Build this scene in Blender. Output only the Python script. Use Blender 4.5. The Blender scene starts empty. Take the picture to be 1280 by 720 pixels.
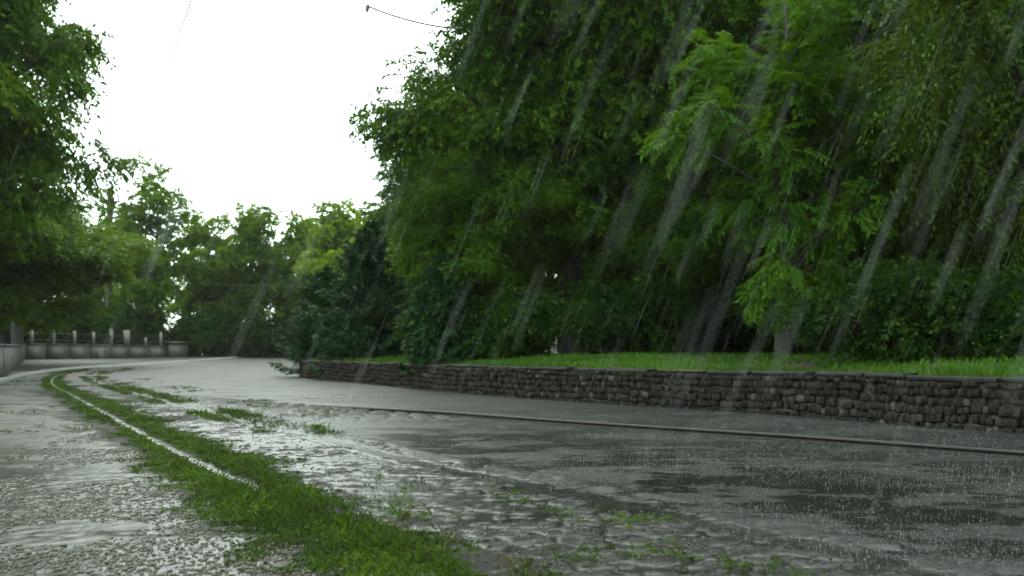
import bpy, bmesh, math, random
import numpy as np
from mathutils import Vector, Matrix

random.seed(4)
C = bpy.context.scene
COL = C.collection
F, H_EYE, HZ = 1244.0, 1.10, 440.0          # focal length in photo pixels, eye height, horizon row

# ------------------------------------------------------------------ helpers
def zg(y):
    """the street climbs gently into the distance"""
    y = np.asarray(y, dtype=float)
    t = np.clip(y - 30.0, 0, 80.0)
    far = np.clip(y - 110.0, 0, None)
    return 0.5 * (t / 70.0) ** 2 + far * 0.004

def at(px, py):
    lo, hi = 1.0, 150.0
    for _ in range(60):
        m = 0.5 * (lo + hi)
        if (H_EYE - float(zg(m))) / m * F > py - HZ: lo = m
        else: hi = m
    return ((px - 640.0) / F * lo, lo)

def hash2(ix, iy, seed):
    h = (ix.astype(np.int64) * 374761393 + iy.astype(np.int64) * 668265263 + seed * 974711) & 0xFFFFFFFF
    h = ((h ^ (h >> 13)) * 1274126177) & 0xFFFFFFFF
    h = h ^ (h >> 16)
    return (h & 0xFFFFFF) / float(0xFFFFFF)

def vnoise(x, y, seed=0):
    ix, iy = np.floor(x), np.floor(y)
    fx, fy = x - ix, y - iy
    fx = fx * fx * (3 - 2 * fx); fy = fy * fy * (3 - 2 * fy)
    a = hash2(ix, iy, seed); b = hash2(ix + 1, iy, seed)
    c = hash2(ix, iy + 1, seed); d = hash2(ix + 1, iy + 1, seed)
    return (a * (1 - fx) + b * fx) * (1 - fy) + (c * (1 - fx) + d * fx) * fy

def fbm(x, y, seed=0, oct=4, gain=0.5):
    s = 0; a = 1; t = 0
    for k in range(oct):
        s = s + a * vnoise(x * 2 ** k, y * 2 ** k, seed + 17 * k); t += a; a *= gain
    return s / t

def cells(x, y, seed=0):
    """distance to nearest and second nearest jittered cell point"""
    ix, iy = np.floor(x), np.floor(y)
    d1 = np.full(x.shape, 9.0); d2 = np.full(x.shape, 9.0)
    for dx in (-1, 0, 1):
        for dy in (-1, 0, 1):
            px = ix + dx + 0.2 + 0.6 * hash2(ix + dx, iy + dy, seed)
            py = iy + dy + 0.2 + 0.6 * hash2(ix + dx, iy + dy, seed + 5)
            d = np.hypot(x - px, y - py)
            d2 = np.minimum(d2, np.maximum(d, d1)); d1 = np.minimum(d1, d)
    return d1, d2

def smooth(a, b, v):
    t = np.clip((v - a) / (b - a), 0, 1)
    return t * t * (3 - 2 * t)

def spline(pts, step=0.3):
    """Catmull-Rom through 2-D points, evenly resampled"""
    P = [np.array(p, float) for p in pts]
    P = [2 * P[0] - P[1]] + P + [2 * P[-1] - P[-2]]
    out = []
    for i in range(1, len(P) - 2):
        for t in np.linspace(0, 1, 40, endpoint=False):
            a, b, c, d = P[i - 1], P[i], P[i + 1], P[i + 2]
            out.append(0.5 * ((2 * b) + (c - a) * t + (2 * a - 5 * b + 4 * c - d) * t * t + (3 * b - a - 3 * c + d) * t ** 3))
    out.append(P[-2]); out = np.array(out)
    L = np.concatenate([[0], np.cumsum(np.hypot(*np.diff(out, axis=0).T))])
    s = np.arange(0, L[-1], step)
    return np.stack([np.interp(s, L, out[:, 0]), np.interp(s, L, out[:, 1])], 1)

def sdist(x, y, poly):
    """signed distance to a polyline (positive right of travel) and arc position"""
    best = np.full(x.shape, 1e9); sg = np.zeros(x.shape); arc = np.zeros(x.shape); L = 0
    for a, b in zip(poly[:-1], poly[1:]):
        d = b - a; l = math.hypot(*d)
        if l < 1e-9: continue
        t = np.clip(((x - a[0]) * d[0] + (y - a[1]) * d[1]) / (l * l), 0, 1)
        ex, ey = x - a[0] - t * d[0], y - a[1] - t * d[1]
        q = ex * ex + ey * ey
        m = q < best
        best = np.where(m, q, best)
        cr = ex * d[1] - ey * d[0]
        sg = np.where(m, np.sign(cr), sg); arc = np.where(m, L + t * l, arc)
        L += l
    return np.sqrt(best) * sg, arc

def normals2(poly):
    d = np.gradient(poly, axis=0); d /= np.linalg.norm(d, axis=1)[:, None] + 1e-9
    return np.stack([d[:, 1], -d[:, 0]], 1), d          # right-hand normal, tangent

def mesh_np(name, verts, faces, mat=None, parent=None, smooth_=False, attrs=None):
    """faces: (n,k) array of equal-size polygons, or a list of arrays"""
    if isinstance(faces, np.ndarray): faces = [faces]
    me = bpy.data.meshes.new(name)
    verts = np.asarray(verts, dtype=np.float32)
    me.vertices.add(len(verts)); me.vertices.foreach_set('co', verts.ravel())
    idx = np.concatenate([f.ravel() for f in faces]).astype(np.int32)
    tot = np.concatenate([np.full(len(f), f.shape[1]) for f in faces]).astype(np.int32)
    st = np.concatenate([[0], np.cumsum(tot)[:-1]]).astype(np.int32)
    me.loops.add(len(idx)); me.loops.foreach_set('vertex_index', idx)
    me.polygons.add(len(tot)); me.polygons.foreach_set('loop_start', st)
    me.polygons.foreach_set('loop_total', tot)
    if smooth_: me.polygons.foreach_set('use_smooth', np.ones(len(tot), dtype=bool))
    me.update(calc_edges=True)
    for k, v in (attrs or {}).items():
        at_ = me.attributes.new(k, 'FLOAT', 'POINT'); at_.data.foreach_set('value', np.asarray(v, dtype=np.float32))
    if mat: me.materials.append(mat)
    o = bpy.data.objects.new(name, me); COL.objects.link(o)
    if parent: o.parent = parent
    return o

def tag(o, label=None, cat=None, group=None, kind=None):
    if label: o['label'] = label
    if cat: o['category'] = cat
    if group: o['group'] = group
    if kind: o['kind'] = kind
    return o

def empty(name, loc, rz=0.0, sc=1.0):
    o = bpy.data.objects.new(name, None); COL.objects.link(o)
    o.location = loc; o.rotation_euler = (0, 0, rz)
    o.scale = sc if isinstance(sc, tuple) else (sc, sc, sc)
    return o

def copy_tree(o, parent=None):
    c = o.copy(); COL.objects.link(c)
    if parent: c.parent = parent
    for ch in [x for x in COL.objects if x.parent == o]: copy_tree(ch, c)
    return c

def tube(path, radii, seg=6):
    path = np.asarray(path, float); n = len(path)
    t = np.gradient(path, axis=0); t /= np.linalg.norm(t, axis=1)[:, None] + 1e-9
    ref = np.array([0.31, 0.17, 0.93]) if abs(t[0, 2]) < 0.8 else np.array([1.0, 0.1, 0.05])
    u = np.cross(t, ref); u /= np.linalg.norm(u, axis=1)[:, None] + 1e-9
    v = np.cross(t, u)
    ang = np.linspace(0, 2 * math.pi, seg, endpoint=False)
    V = (path[:, None, :] + np.asarray(radii)[:, None, None] * (np.cos(ang)[None, :, None] * u[:, None, :] + np.sin(ang)[None, :, None] * v[:, None, :])).reshape(-1, 3)
    i, j = np.meshgrid(np.arange(n - 1), np.arange(seg), indexing='ij')
    q = np.stack([i * seg + j, i * seg + (j + 1) % seg, (i + 1) * seg + (j + 1) % seg, (i + 1) * seg + j], -1).reshape(-1, 4)
    return V, q

class Acc:
    def __init__(s): s.v = []; s.f = []; s.n = 0
    def add(s, V, q):
        s.v.append(np.asarray(V, float)); s.f.append(np.asarray(q) + s.n); s.n += len(V)
    def box(s, x0, x1, y0, y1, z0, z1, M=None):
        V = np.array([[x, y, z] for z in (z0, z1) for y in (y0, y1) for x in (x0, x1)], float)
        if M is not None: V = np.array([(M @ Vector(p))[:] for p in V])
        s.add(V, np.array([[0, 2, 3, 1], [4, 5, 7, 6], [0, 1, 5, 4], [2, 6, 7, 3], [0, 4, 6, 2], [1, 3, 7, 5]]))
    def build(s, name, mat, parent=None, sm=False, attrs=None):
        return mesh_np(name, np.concatenate(s.v), np.concatenate(s.f), mat, parent, sm, attrs)

def ribbon(poly, offs, zs):
    """sweep a cross-section (offset right, height) along a 2-D polyline following the slope"""
    nr, _ = normals2(poly)
    n, k = len(poly), len(offs)
    V = np.zeros((n, k, 3))
    for j in range(k):
        V[:, j, :2] = poly + nr * (offs[j][:, None] if isinstance(offs[j], np.ndarray) else offs[j])
        V[:, j, 2] = zs[j] + zg(V[:, j, 1])
    i, j = np.meshgrid(np.arange(n - 1), np.arange(k - 1), indexing='ij')
    q = np.stack([i * k + j, i * k + j + 1, (i + 1) * k + j + 1, (i + 1) * k + j], -1).reshape(-1, 4)
    return V.reshape(-1, 3), q

# ------------------------------------------------------------------ materials
def mat(name):
    m = bpy.data.materials.new(name); m.use_nodes = True
    nt = m.node_tree; nt.nodes.clear()
    out = nt.nodes.new('ShaderNodeOutputMaterial')
    return m, nt, out
def N(nt, t, **kw):
    n = nt.nodes.new(t)
    for k, v in kw.items():
        if k in n.inputs: n.inputs[k].default_value = v
        else: setattr(n, k, v)
    return n
def ramp(nt, stops, src=None, interp='LINEAR'):
    r = nt.nodes.new('ShaderNodeValToRGB'); e = r.color_ramp.elements; r.color_ramp.interpolation = interp
    e[0].position, e[0].color = stops[0][0], (*stops[0][1], 1)
    e[1].position, e[1].color = stops[-1][0], (*stops[-1][1], 1)
    for p, c in stops[1:-1]:
        x = e.new(p); x.color = (*c, 1)
    if src is not None: nt.links.new(src, r.inputs[0])
    return r
def g3(v): return (v, v, v)

def simple(name, c1, c2, rough=0.5, scale=6, bump=0.3, bscale=30, metallic=0.0, spec=0.5, bdist=0.01, coord='Object'):
    m, nt, out = mat(name); L = nt.links.new
    tc = N(nt, 'ShaderNodeTexCoord')
    n1 = N(nt, 'ShaderNodeTexNoise', Scale=scale, Detail=6, Roughness=0.65); L(tc.outputs[coord], n1.inputs['Vector'])
    r = ramp(nt, [(0.3, c1), (0.7, c2)], n1.outputs['Fac'])
    n2 = N(nt, 'ShaderNodeTexNoise', Scale=bscale, Detail=4); L(tc.outputs[coord], n2.inputs['Vector'])
    b = N(nt, 'ShaderNodeBump', Strength=bump, Distance=bdist); L(n2.outputs['Fac'], b.inputs['Height'])
    p = N(nt, 'ShaderNodeBsdfPrincipled', Roughness=rough, Metallic=metallic); p.inputs['Specular IOR Level'].default_value = spec
    L(r.outputs[0], p.inputs['Base Color']); L(b.outputs[0], p.inputs['Normal']); L(p.outputs[0], out.inputs[0])
    return m

def leaf_mat(name, dark, mid, light, trans=0.38, rough=0.5, spec=0.10):
    m, nt, out = mat(name); L = nt.links.new
    a = N(nt, 'ShaderNodeAttribute', attribute_name='tint')
    oi = N(nt, 'ShaderNodeObjectInfo')
    mx = N(nt, 'ShaderNodeMath', operation='MULTIPLY_ADD'); L(oi.outputs['Random'], mx.inputs[0]); mx.inputs[1].default_value = 0.25
    L(a.outputs['Fac'], mx.inputs[2])
    r = ramp(nt, [(0.1, dark), (0.6, mid), (1.1 / 1.25, light)], mx.outputs[0])
    p = N(nt, 'ShaderNodeBsdfPrincipled', Roughness=rough); p.inputs['Specular IOR Level'].default_value = spec
    L(r.outputs[0], p.inputs['Base Color'])
    hs = N(nt, 'ShaderNodeHueSaturation', Hue=0.485, Saturation=1.1, Value=1.35); L(r.outputs[0], hs.inputs['Color'])
    t = N(nt, 'ShaderNodeBsdfTranslucent'); L(hs.outputs[0], t.inputs['Color'])
    ms = N(nt, 'ShaderNodeMixShader'); ms.inputs[0].default_value = trans
    L(p.outputs[0], ms.inputs[1]); L(t.outputs[0], ms.inputs[2]); L(ms.outputs[0], out.inputs[0])
    return m

LEAF_ELM = leaf_mat('elm_leaves', (0.0105, 0.0325, 0.0023), (0.0262, 0.0680, 0.0037), (0.0613, 0.1258, 0.0074))
LEAF_ASH = leaf_mat('ash_leaves', (0.0139, 0.0447, 0.0023), (0.0348, 0.0954, 0.0048), (0.0665, 0.1430, 0.0095), trans=.42)
LEAF_WIL = leaf_mat('willow_leaves', (0.0162, 0.0346, 0.0026), (0.0338, 0.0653, 0.0047), (0.0624, 0.1031, 0.0093))
LEAF_LIN = leaf_mat('linden_leaves', (0.0181, 0.0451, 0.0024), (0.0433, 0.0950, 0.0040), (0.0946, 0.1610, 0.0081))
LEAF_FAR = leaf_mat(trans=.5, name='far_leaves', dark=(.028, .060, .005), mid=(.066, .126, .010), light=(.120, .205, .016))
LEAF_SPR = leaf_mat('spruce_needles', (.009, .032, .008), (.018, .055, .015), (.034, .085, .026), trans=.12)
LEAF_SHR = leaf_mat('shrub_leaves', (0.0069, 0.0223, 0.0015), (0.0149, 0.0415, 0.0030), (0.0297, 0.0693, 0.0059))
BARK = simple('bark', (.010, .008, .006), (.028, .023, .018), rough=.7, scale=3, bump=.8, bscale=14, bdist=.03)
BARK_PALE = simple('pale_bark', (.10, .09, .075), (.2, .18, .15), rough=.7, scale=3, bump=.8, bscale=14, bdist=.03)

def wet_mat(name, c_dark, c_light, rw=.05, rd=.38, ripple=.0035, rscale=38, patch=True, big=.008, spec=.8):
    """wet paving: 'dry' = how far the surface stands out of the water film"""
    m, nt, out = mat(name); L = nt.links.new
    geo = N(nt, 'ShaderNodeNewGeometry')
    a = N(nt, 'ShaderNodeAttribute', attribute_name='dry')
    n1 = N(nt, 'ShaderNodeTexNoise', Scale=2.2, Detail=8, Roughness=.7); L(geo.outputs['Position'], n1.inputs['Vector'])
    col = ramp(nt, [(.3, c_dark), (.7, c_light)], n1.outputs['Fac'])
    # grit
    ng = N(nt, 'ShaderNodeTexNoise', Scale=20, Detail=9, Roughness=.82); L(geo.outputs['Position'], ng.inputs['Vector'])
    # rain rings and ripples on the film
    nr = N(nt, 'ShaderNodeTexNoise', Scale=rscale, Detail=5, Roughness=.65, Distortion=.1); L(geo.outputs['Position'], nr.inputs['Vector'])
    vo = N(nt, 'ShaderNodeTexVoronoi', Scale=16.0); vo.feature = 'F1'; L(geo.outputs['Position'], vo.inputs['Vector'])
    sn = N(nt, 'ShaderNodeMath', operation='MULTIPLY'); L(vo.outputs['Distance'], sn.inputs[0]); sn.inputs[1].default_value = 42.0
    sn2 = N(nt, 'ShaderNodeMath', operation='SINE'); L(sn.outputs[0], sn2.inputs[0])
    fo = N(nt, 'ShaderNodeMapRange'); L(vo.outputs['Distance'], fo.inputs[0]); fo.inputs[1].default_value = 0.0; fo.inputs[2].default_value = .5; fo.inputs[3].default_value = .05; fo.inputs[4].default_value = 0
    sn3 = N(nt, 'ShaderNodeMath', operation='MULTIPLY'); L(sn2.outputs[0], sn3.inputs[0]); L(fo.outputs[0], sn3.inputs[1])
    ad = N(nt, 'ShaderNodeMath', operation='ADD'); L(nr.outputs['Fac'], ad.inputs[0]); L(sn3.outputs[0], ad.inputs[1])
    nb = N(nt, 'ShaderNodeTexNoise', Scale=8.5, Detail=6, Roughness=.68, Distortion=.1); L(geo.outputs['Position'], nb.inputs['Vector'])
    sp = N(nt, 'ShaderNodeSeparateXYZ'); L(geo.outputs['Position'], sp.inputs[0])
    ff = N(nt, 'ShaderNodeMapRange'); L(sp.outputs['Y'], ff.inputs[0]); ff.inputs[1].default_value = 8; ff.inputs[2].default_value = 22; ff.inputs[3].default_value = 1.0; ff.inputs[4].default_value = .15
    b0 = N(nt, 'ShaderNodeBump', Strength=1.0, Distance=big); L(ff.outputs[0], b0.inputs['Strength']); L(nb.outputs['Fac'], b0.inputs['Height'])
    b1 = N(nt, 'ShaderNodeBump', Strength=1.0, Distance=ripple); L(ff.outputs[0], b1.inputs['Strength']); L(b0.outputs[0], b1.inputs['Normal']); L(ad.outputs[0], b1.inputs['Height'])
    gm = N(nt, 'ShaderNodeMath', operation='MULTIPLY'); L(ng.outputs['Fac'], gm.inputs[0]); L(a.outputs['Fac'], gm.inputs[1])
    n3 = N(nt, 'ShaderNodeTexNoise', Scale=.6, Detail=10, Roughness=.74, Distortion=.15)
    mp = N(nt, 'ShaderNodeMapping'); mp.inputs['Scale'].default_value = (1, 1.5, 1); L(geo.outputs['Position'], mp.inputs[0]); L(mp.outputs[0], n3.inputs['Vector'])
    pm = ramp(nt, [(.49, g3(0)), (.58, g3(1.0 if patch else .25))], n3.outputs['Fac'])
    gx_ = N(nt, 'ShaderNodeMath', operation='MAXIMUM'); L(pm.outputs[0], gx_.inputs[0]); L(a.outputs['Fac'], gx_.inputs[1]); L(gx_.outputs[0], gm.inputs[1])
    b2 = N(nt, 'ShaderNodeBump', Strength=1.0, Distance=.012); L(gm.outputs[0], b2.inputs['Height']); L(b1.outputs[0], b2.inputs['Normal']); L(ff.outputs[0], b2.inputs['Strength'])
    # roughness: film to wet grain, with broad patches where the rain beats the film up
    rp = ramp(nt, [(.49, g3(rw)), (.58, g3(rw + (.13 if patch else .04)))], n3.outputs['Fac'])
    rr = N(nt, 'ShaderNodeMapRange'); L(a.outputs['Fac'], rr.inputs[0]); L(rp.outputs[0], rr.inputs[3]); rr.inputs[4].default_value = rd
    p = N(nt, 'ShaderNodeBsdfPrincipled'); si = N(nt, 'ShaderNodeMapRange'); L(a.outputs['Fac'], si.inputs[0]); si.inputs[3].default_value = spec; si.inputs[4].default_value = .12; L(si.outputs[0], p.inputs['Specular IOR Level']); p.inputs['IOR'].default_value = 1.45
    fr = N(nt, 'ShaderNodeMapRange'); L(ff.outputs[0], fr.inputs[0]); fr.inputs[1].default_value = 1; fr.inputs[2].default_value = .15; fr.inputs[3].default_value = 0; fr.inputs[4].default_value = .40
    ra = N(nt, 'ShaderNodeMath', operation='ADD'); L(rr.outputs[0], ra.inputs[0]); L(fr.outputs[0], ra.inputs[1])
    L(col.outputs[0], p.inputs['Base Color']); L(ra.outputs[0], p.inputs['Roughness']); L(b2.outputs[0], p.inputs['Normal'])
    L(p.outputs[0], out.inputs[0])
    return m
ASPHALT = wet_mat('wet_asphalt', (.006, .007, .0065), (.016, .017, .016), spec=.5, rw=.11, ripple=.0010, big=.004)
SETTS = wet_mat('wet_track_bed', (.006, .006, .0055), (.017, .0165, .015), rw=.16, rd=.55, ripple=.0014, big=.009, patch=False)
PAVE = wet_mat('wet_pavement', (.009, .009, .008), (.024, .0235, .021), spec=.6, rw=.22, rd=.6, ripple=.0016, big=.007, rscale=30, patch=False)
KERB = simple('wet_concrete_kerb', (.26, .26, .24), (.42, .42, .39), rough=.22, scale=5, bscale=40, bdist=.006)
SIDE = simple('wet_sidewalk', (.022, .021, .017), (.045, .042, .035), rough=.55, scale=1.5, bscale=30, spec=.25)
SOIL = simple('soil', (.030, .022, .014), (.065, .048, .030), rough=.85, scale=2, bump=.8, bscale=12, bdist=.04)
TURF = simple('turf', (.020, .040, .010), (.045, .075, .018), rough=.8, scale=3, bump=.8, bscale=20, bdist=.03)
STEEL = simple('wet_rail_steel', (.03, .03, .027), (.44, .44, .42), rough=.33, scale=3.6, bump=.25, bscale=25, metallic=.85, bdist=.004)
STEEL_MUD = simple('muddy_rail_steel', (.015, .015, .013), (.22, .22, .20), rough=.35, scale=5.5, bump=.4, bscale=25, metallic=.6, bdist=.006)
RUST = simple('dark_rail_steel', (.010, .009, .008), (.03, .025, .02), rough=.5, scale=8, bscale=30, metallic=.4)
STONE = None

# ------------------------------------------------------------------ plan of the street
R1 = spline([(4.4, -4.2), (1.9, .55), (-.1, 4.3), at(310, 610), at(200, 556), at(100, 500), at(66, 481), at(72, 470), at(100, 463), at(160, 457.5), at(240, 452.5)])
R2 = spline([(6.2, -2.2), (2.95, 3.1), (1.6, 5.4), at(800, 646), at(640, 608), at(520, 584), at(300, 527), at(230, 509), at(165, 491), at(116, 474.5), at(125, 467), at(180, 460), at(260, 453.5)])
R3 = spline([(9.5, 5.2), (7.6, 7.9), at(1280, 573.5), at(1000, 552), at(700, 531), at(400, 507.5)])
WALL = spline([(13.5, 5.0), (10.2, 8.8), at(1280, 543), at(960, 518), at(640, 497), at(440, 478.5), at(385, 473.5), (-9.2, 43.6), (-8.2, 46.5), (-5.0, 50.5), (0.5, 54.5)], .25)
KERBL = spline([(-13.5, 25.5), (-16.6, 31.5), at(5, 477.5), at(40, 468.5), at(100, 461), at(200, 454.5), at(270, 449.5), (-27.5, 108), (-22, 118)], .5)
WALLH = .76

def ground_detail(X, Y):
    d1, a1 = sdist(X, Y, R1); d2, _ = sdist(X, Y, R2); d3, a3 = sdist(X, Y, R3)
    # d>0 is right of travel (travel is away from camera)
    pave = smooth(.1, -.35, d1)
    asph = smooth(.15, .8, d2 + .5 * (fbm(X * .7, Y * .7, 3) - .5))
    bed = np.clip(1 - pave - asph, 0, 1)
    # broken setts between the tracks, far half
    cob = asph * smooth(15, 18.5, Y + 1.2 * (fbm(X * .5, Y * .5, 8) - .5)) * smooth(27, 23, Y) * smooth(.6, -.1, -d3 * -1) * smooth(-7, -3, X + (Y - 20) * .55)
    h = np.zeros(X.shape)
    # low undulation everywhere
    h += .010 * (fbm(X * .55, Y * .55, 1, 3) - .5) * 2
    # pavement: pebbly
    pb = fbm(X * 14, Y * 14, 21, 3)
    h += pave * (.013 * (pb - .56) * 2 + .010 * (fbm(X * 2, Y * 2.5, 23) - .5) * 2)
    # track bed: mud and broken setts
    c1, c2 = cells(X * 3.4, Y * 3.4, 4)
    sett = smooth(0.02, .28, c2 - c1)
    h += bed * (.020 * (fbm(X * 3.2, Y * 3.6, 31, 5, .6) - .55) * 2 + .010 * (sett - .7) + .020 * (fbm(X * 13, Y * 13, 33, 3, .6) - .52) * 2)
    c1, c2 = cells(X * 2.6 + .15 * Y, Y * 2.2, 9)
    h += cob * (.045 * (smooth(0.0, .4, c2 - c1) - .55) + .02 * (fbm(X * 3, Y * 3, 35) - .5))
    h += asph * .003 * (fbm(X * 20, Y * 20, 41, 2) - .5)
    # slack gutter by rail 2 and a broken asphalt lip right of it
    h += -.02 * np.exp(-((d2 - .18) / .10) ** 2) + .022 * np.exp(-((d2 - .55) / .16) ** 2) * (fbm(X * 4, Y * 4, 51) > .45) * (Y < 16)
    # earth pushed up along rail 1 where the weeds grow
    h += .02 * np.exp(-(d1 / .5) ** 2) - .035 * np.exp(-(d1 / .08) ** 2)
    wl = np.where(asph > .5, -.0035, -.004) - .012 * cob
    wl = wl + .0015 * (fbm(X * .3, Y * .3, 61) - .5)
    z = np.maximum(h, wl)
    dry = smooth(0, .012, h - wl)
    dry = dry * (1 - .75 * asph * (1 - cob))
    return z, dry, d1, d2

def grid_axis(parts):
    out = [parts[0][0]]
    for a, b, s in parts:
        n = max(1, int(round((b - a) / s))); out += list(np.linspace(a, b, n + 1)[1:])
    return np.array(out)
xs = grid_axis([(-90, -40, 2.5), (-40, -14, .5), (-14, -6, .14), (-6, 5.5, .035), (5.5, 14, .12)])
ys = grid_axis([(-6, 3.5, .5), (3.5, 11, .035), (11, 18, .05), (18, 30, .11), (30, 60, .35), (60, 130, 1.2)])
GX, GY = np.meshgrid(xs, ys, indexing='ij')
Z, DRY, D1, D2 = ground_detail(GX, GY)
fade = smooth(40, 25, GY)
Zr = zg(GY) + Z * fade + .004
nx, ny = GX.shape
ii, jj = np.meshgrid(np.arange(nx - 1), np.arange(ny - 1), indexing='ij')
Q = np.stack([ii * ny + jj, (ii + 1) * ny + jj, (ii + 1) * ny + jj + 1, ii * ny + jj + 1], -1).reshape(-1, 4)
VV = np.stack([GX, GY, Zr], -1).reshape(-1, 3)
d1c = D1.ravel()[Q].mean(1); d2c = D2.ravel()[Q].mean(1)
# drop what lies beyond the retaining wall
dw, _ = sdist(GX, GY, WALL)
dwc = dw.ravel()[Q].mean(1)
keep = dwc < .6
def submesh(name, mask, m, kind='structure'):
    q = Q[mask]; u, inv = np.unique(q, return_inverse=True)
    o = mesh_np(name, VV[u], inv.reshape(q.shape), m, None, True, {'dry': (DRY * fade + .15 * (1 - fade)).ravel()[u]})
    return tag(o, kind=kind)
submesh('road', keep & (d2c >= .35), ASPHALT)
submesh('track_bed', keep & (d1c >= -.1) & (d2c < .35), SETTS)
submesh('pavement', keep & (d1c < -.1), PAVE)

# the land under and beyond it all, one sheet to the horizon
gx = grid_axis([(-900, -120, 60), (-120, 120, 4), (120, 900, 60)]); gy = grid_axis([(-200, -8, 16), (-8, 160, 4), (160, 1500, 60)])
X2, Y2 = np.meshgrid(gx, gy, indexing='ij')
Z2 = zg(Y2) - .14 + 0 * X2
n2 = len(gy)
i2, j2 = np.meshgrid(np.arange(len(gx) - 1), np.arange(n2 - 1), indexing='ij')
q2 = np.stack([i2 * n2 + j2, (i2 + 1) * n2 + j2, (i2 + 1) * n2 + j2 + 1, i2 * n2 + j2 + 1], -1).reshape(-1, 4)
tag(mesh_np('ground', np.stack([X2, Y2, Z2], -1).reshape(-1, 3), q2, TURF, None, True), kind='structure')

# raised sidewalk on the left with its kerb
V, q = ribbon(KERBL, [-22, -6, -1.5, -.16], [.125, .13, .13, .122])
tag(mesh_np('sidewalk', V, q, SIDE, None, False), kind='structure')
V, q = ribbon(KERBL, [-.155, -.15, -.02, 0.0, .0], [-.05, .14, .14, .125, -.05])
tag(mesh_np('kerb', V, q, KERB, None, False), kind='structure')

# bank behind the stone wall
nw = len(WALL)
offs = [.02, .3, .8, 1.6, 2.6, 4.0, 6.0, 7.0, 8.0, 9.0, 10.0, 14, 22, 40, 80]
def bank_z(d): return WALLH - .03 + .25 * smooth(.1, 4.0, np.asarray(d, float)) - .65 * smooth(7.0, 10.0, np.asarray(d, float))
V, q = ribbon(WALL, offs, [float(bank_z(o)) for o in offs])
V[:, 2] += .05 * (fbm(V[:, 0] * .8, V[:, 1] * .8, 71) - .5) * (np.tile(np.array(offs), nw) > .2)
tag(mesh_np('bank', V, q, SOIL, None, True), kind='structure')

# ------------------------------------------------------------------ rails
def rail_object(poly, prof, m): 
    V, q = ribbon(poly, [p[0] for p in prof], [p[1] for p in prof])
    return V, q
root = tag(empty('tram_rail', (R1[20][0], R1[20][1], 0)), 'pale wet tram rail running between the two strips of green weeds', 'rail')
def local(V, r): return V - np.array(r.location[:])
V, q = ribbon(R1, [-.052, -.048, .0, .004, .022, .026, .040, .044], [-.02, .015, .015, .006, .006, .013, .013, -.02])
mesh_np('rail_head', local(V, root), q, STEEL, root, False)
def ribz(poly, offs, zs, dz):
    V, q = ribbon(poly, offs, zs); k = len(offs)
    V[:, 2] += np.repeat(dz, k); return V, q
root = tag(empty('tram_rail', (R2[20][0], R2[20][1], 0)), 'half buried tram rail curving through puddles right of the weed strips', 'rail')
V, q = ribz(R2, [-.05, -.046, .0, .004, .022, .026, .040, .044], [-.02, .006, .006, .0, .0, .004, .004, -.02], -.05 * smooth(9.6, 7.6, R2[:, 1]))
mesh_np('rail_head', local(V, root), q, STEEL_MUD, root, False)
root = tag(empty('tram_rail', (R3[20][0], R3[20][1], 0)), 'dark raised tram rail standing proud of the asphalt near the stone wall', 'rail')
n3_ = len(R3); sink = np.interp(np.arange(n3_), [0, n3_ - 14, n3_ - 1], [0, 0, -.06])
V, q = ribz(R3, [-.045, -.045, -.04, .03, .035, .035], [.058, .075, .082, .082, .075, .058], sink); mesh_np('rail_head', local(V, root), q, RUST, root, False)
V, q = ribz(R3, [-.02, -.016, .008, .012], [-.03, .058, .058, -.03], sink); mesh_np('rail_web', local(V, root), q, RUST, root, False)
V, q = ribz(R3, [-.10, -.10, -.02, .02, .07, .07], [-.05, -.012, .004, .004, -.012, -.05], sink); mesh_np('rail_foot', local(V, root), q, RUST, root, False)

# ------------------------------------------------------------------ stone wall
def stone_mat():
    m, nt, out = mat('wet_rubble_stone'); L = nt.links.new
    a = N(nt, 'ShaderNodeAttribute', attribute_name='tint'); geo = N(nt, 'ShaderNodeNewGeometry')
    r = ramp(nt, [(0, (.007, .0057, .0046)), (.45, (.021, .017, .0135)), (.8, (.036, .0295, .023)), (1, (.064, .056, .047))], a.outputs['Fac'])
    n1 = N(nt, 'ShaderNodeTexNoise', Scale=18, Detail=6, Roughness=.7); L(geo.outputs['Position'], n1.inputs['Vector'])
    mr = ramp(nt, [(.3, g3(.55)), (.7, g3(1.2))], n1.outputs['Fac'])
    mx = N(nt, 'ShaderNodeMix', data_type='RGBA', blend_type='MULTIPLY'); mx.inputs[0].default_value = 1
    L(r.outputs[0], mx.inputs[6]); L(mr.outputs[0], mx.inputs[7])
    b = N(nt, 'ShaderNodeBump', Strength=.8, Distance=.012); L(n1.outputs['Fac'], b.inputs['Height'])
    p = N(nt, 'ShaderNodeBsdfPrincipled', Roughness=.65); p.inputs['Specular IOR Level'].default_value = .07
    L(mx.outputs[2], p.inputs['Base Color']); L(b.outputs[0], p.inputs['Normal']); L(p.outputs[0], out.inputs[0])
    return m
STONE = stone_mat()
MORTAR = simple('dark_mortar', (.010, .009, .008), (.026, .023, .020), rough=.6, scale=10, bscale=40)
COPE = simple('wet_coping_concrete', (.009, .0088, .0075), (.030, .029, .024), rough=.6, spec=.12, scale=4, bscale=30)
wl_ = spline(WALL, .05); nr_, tg_ = normals2(wl_); L_wall = len(wl_) * .05
wall = tag(empty('stone_wall', (WALL[40][0], WALL[40][1], 0)), 'low retaining wall of rounded brown rubble stones holding up the grass bank', 'wall')
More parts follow.
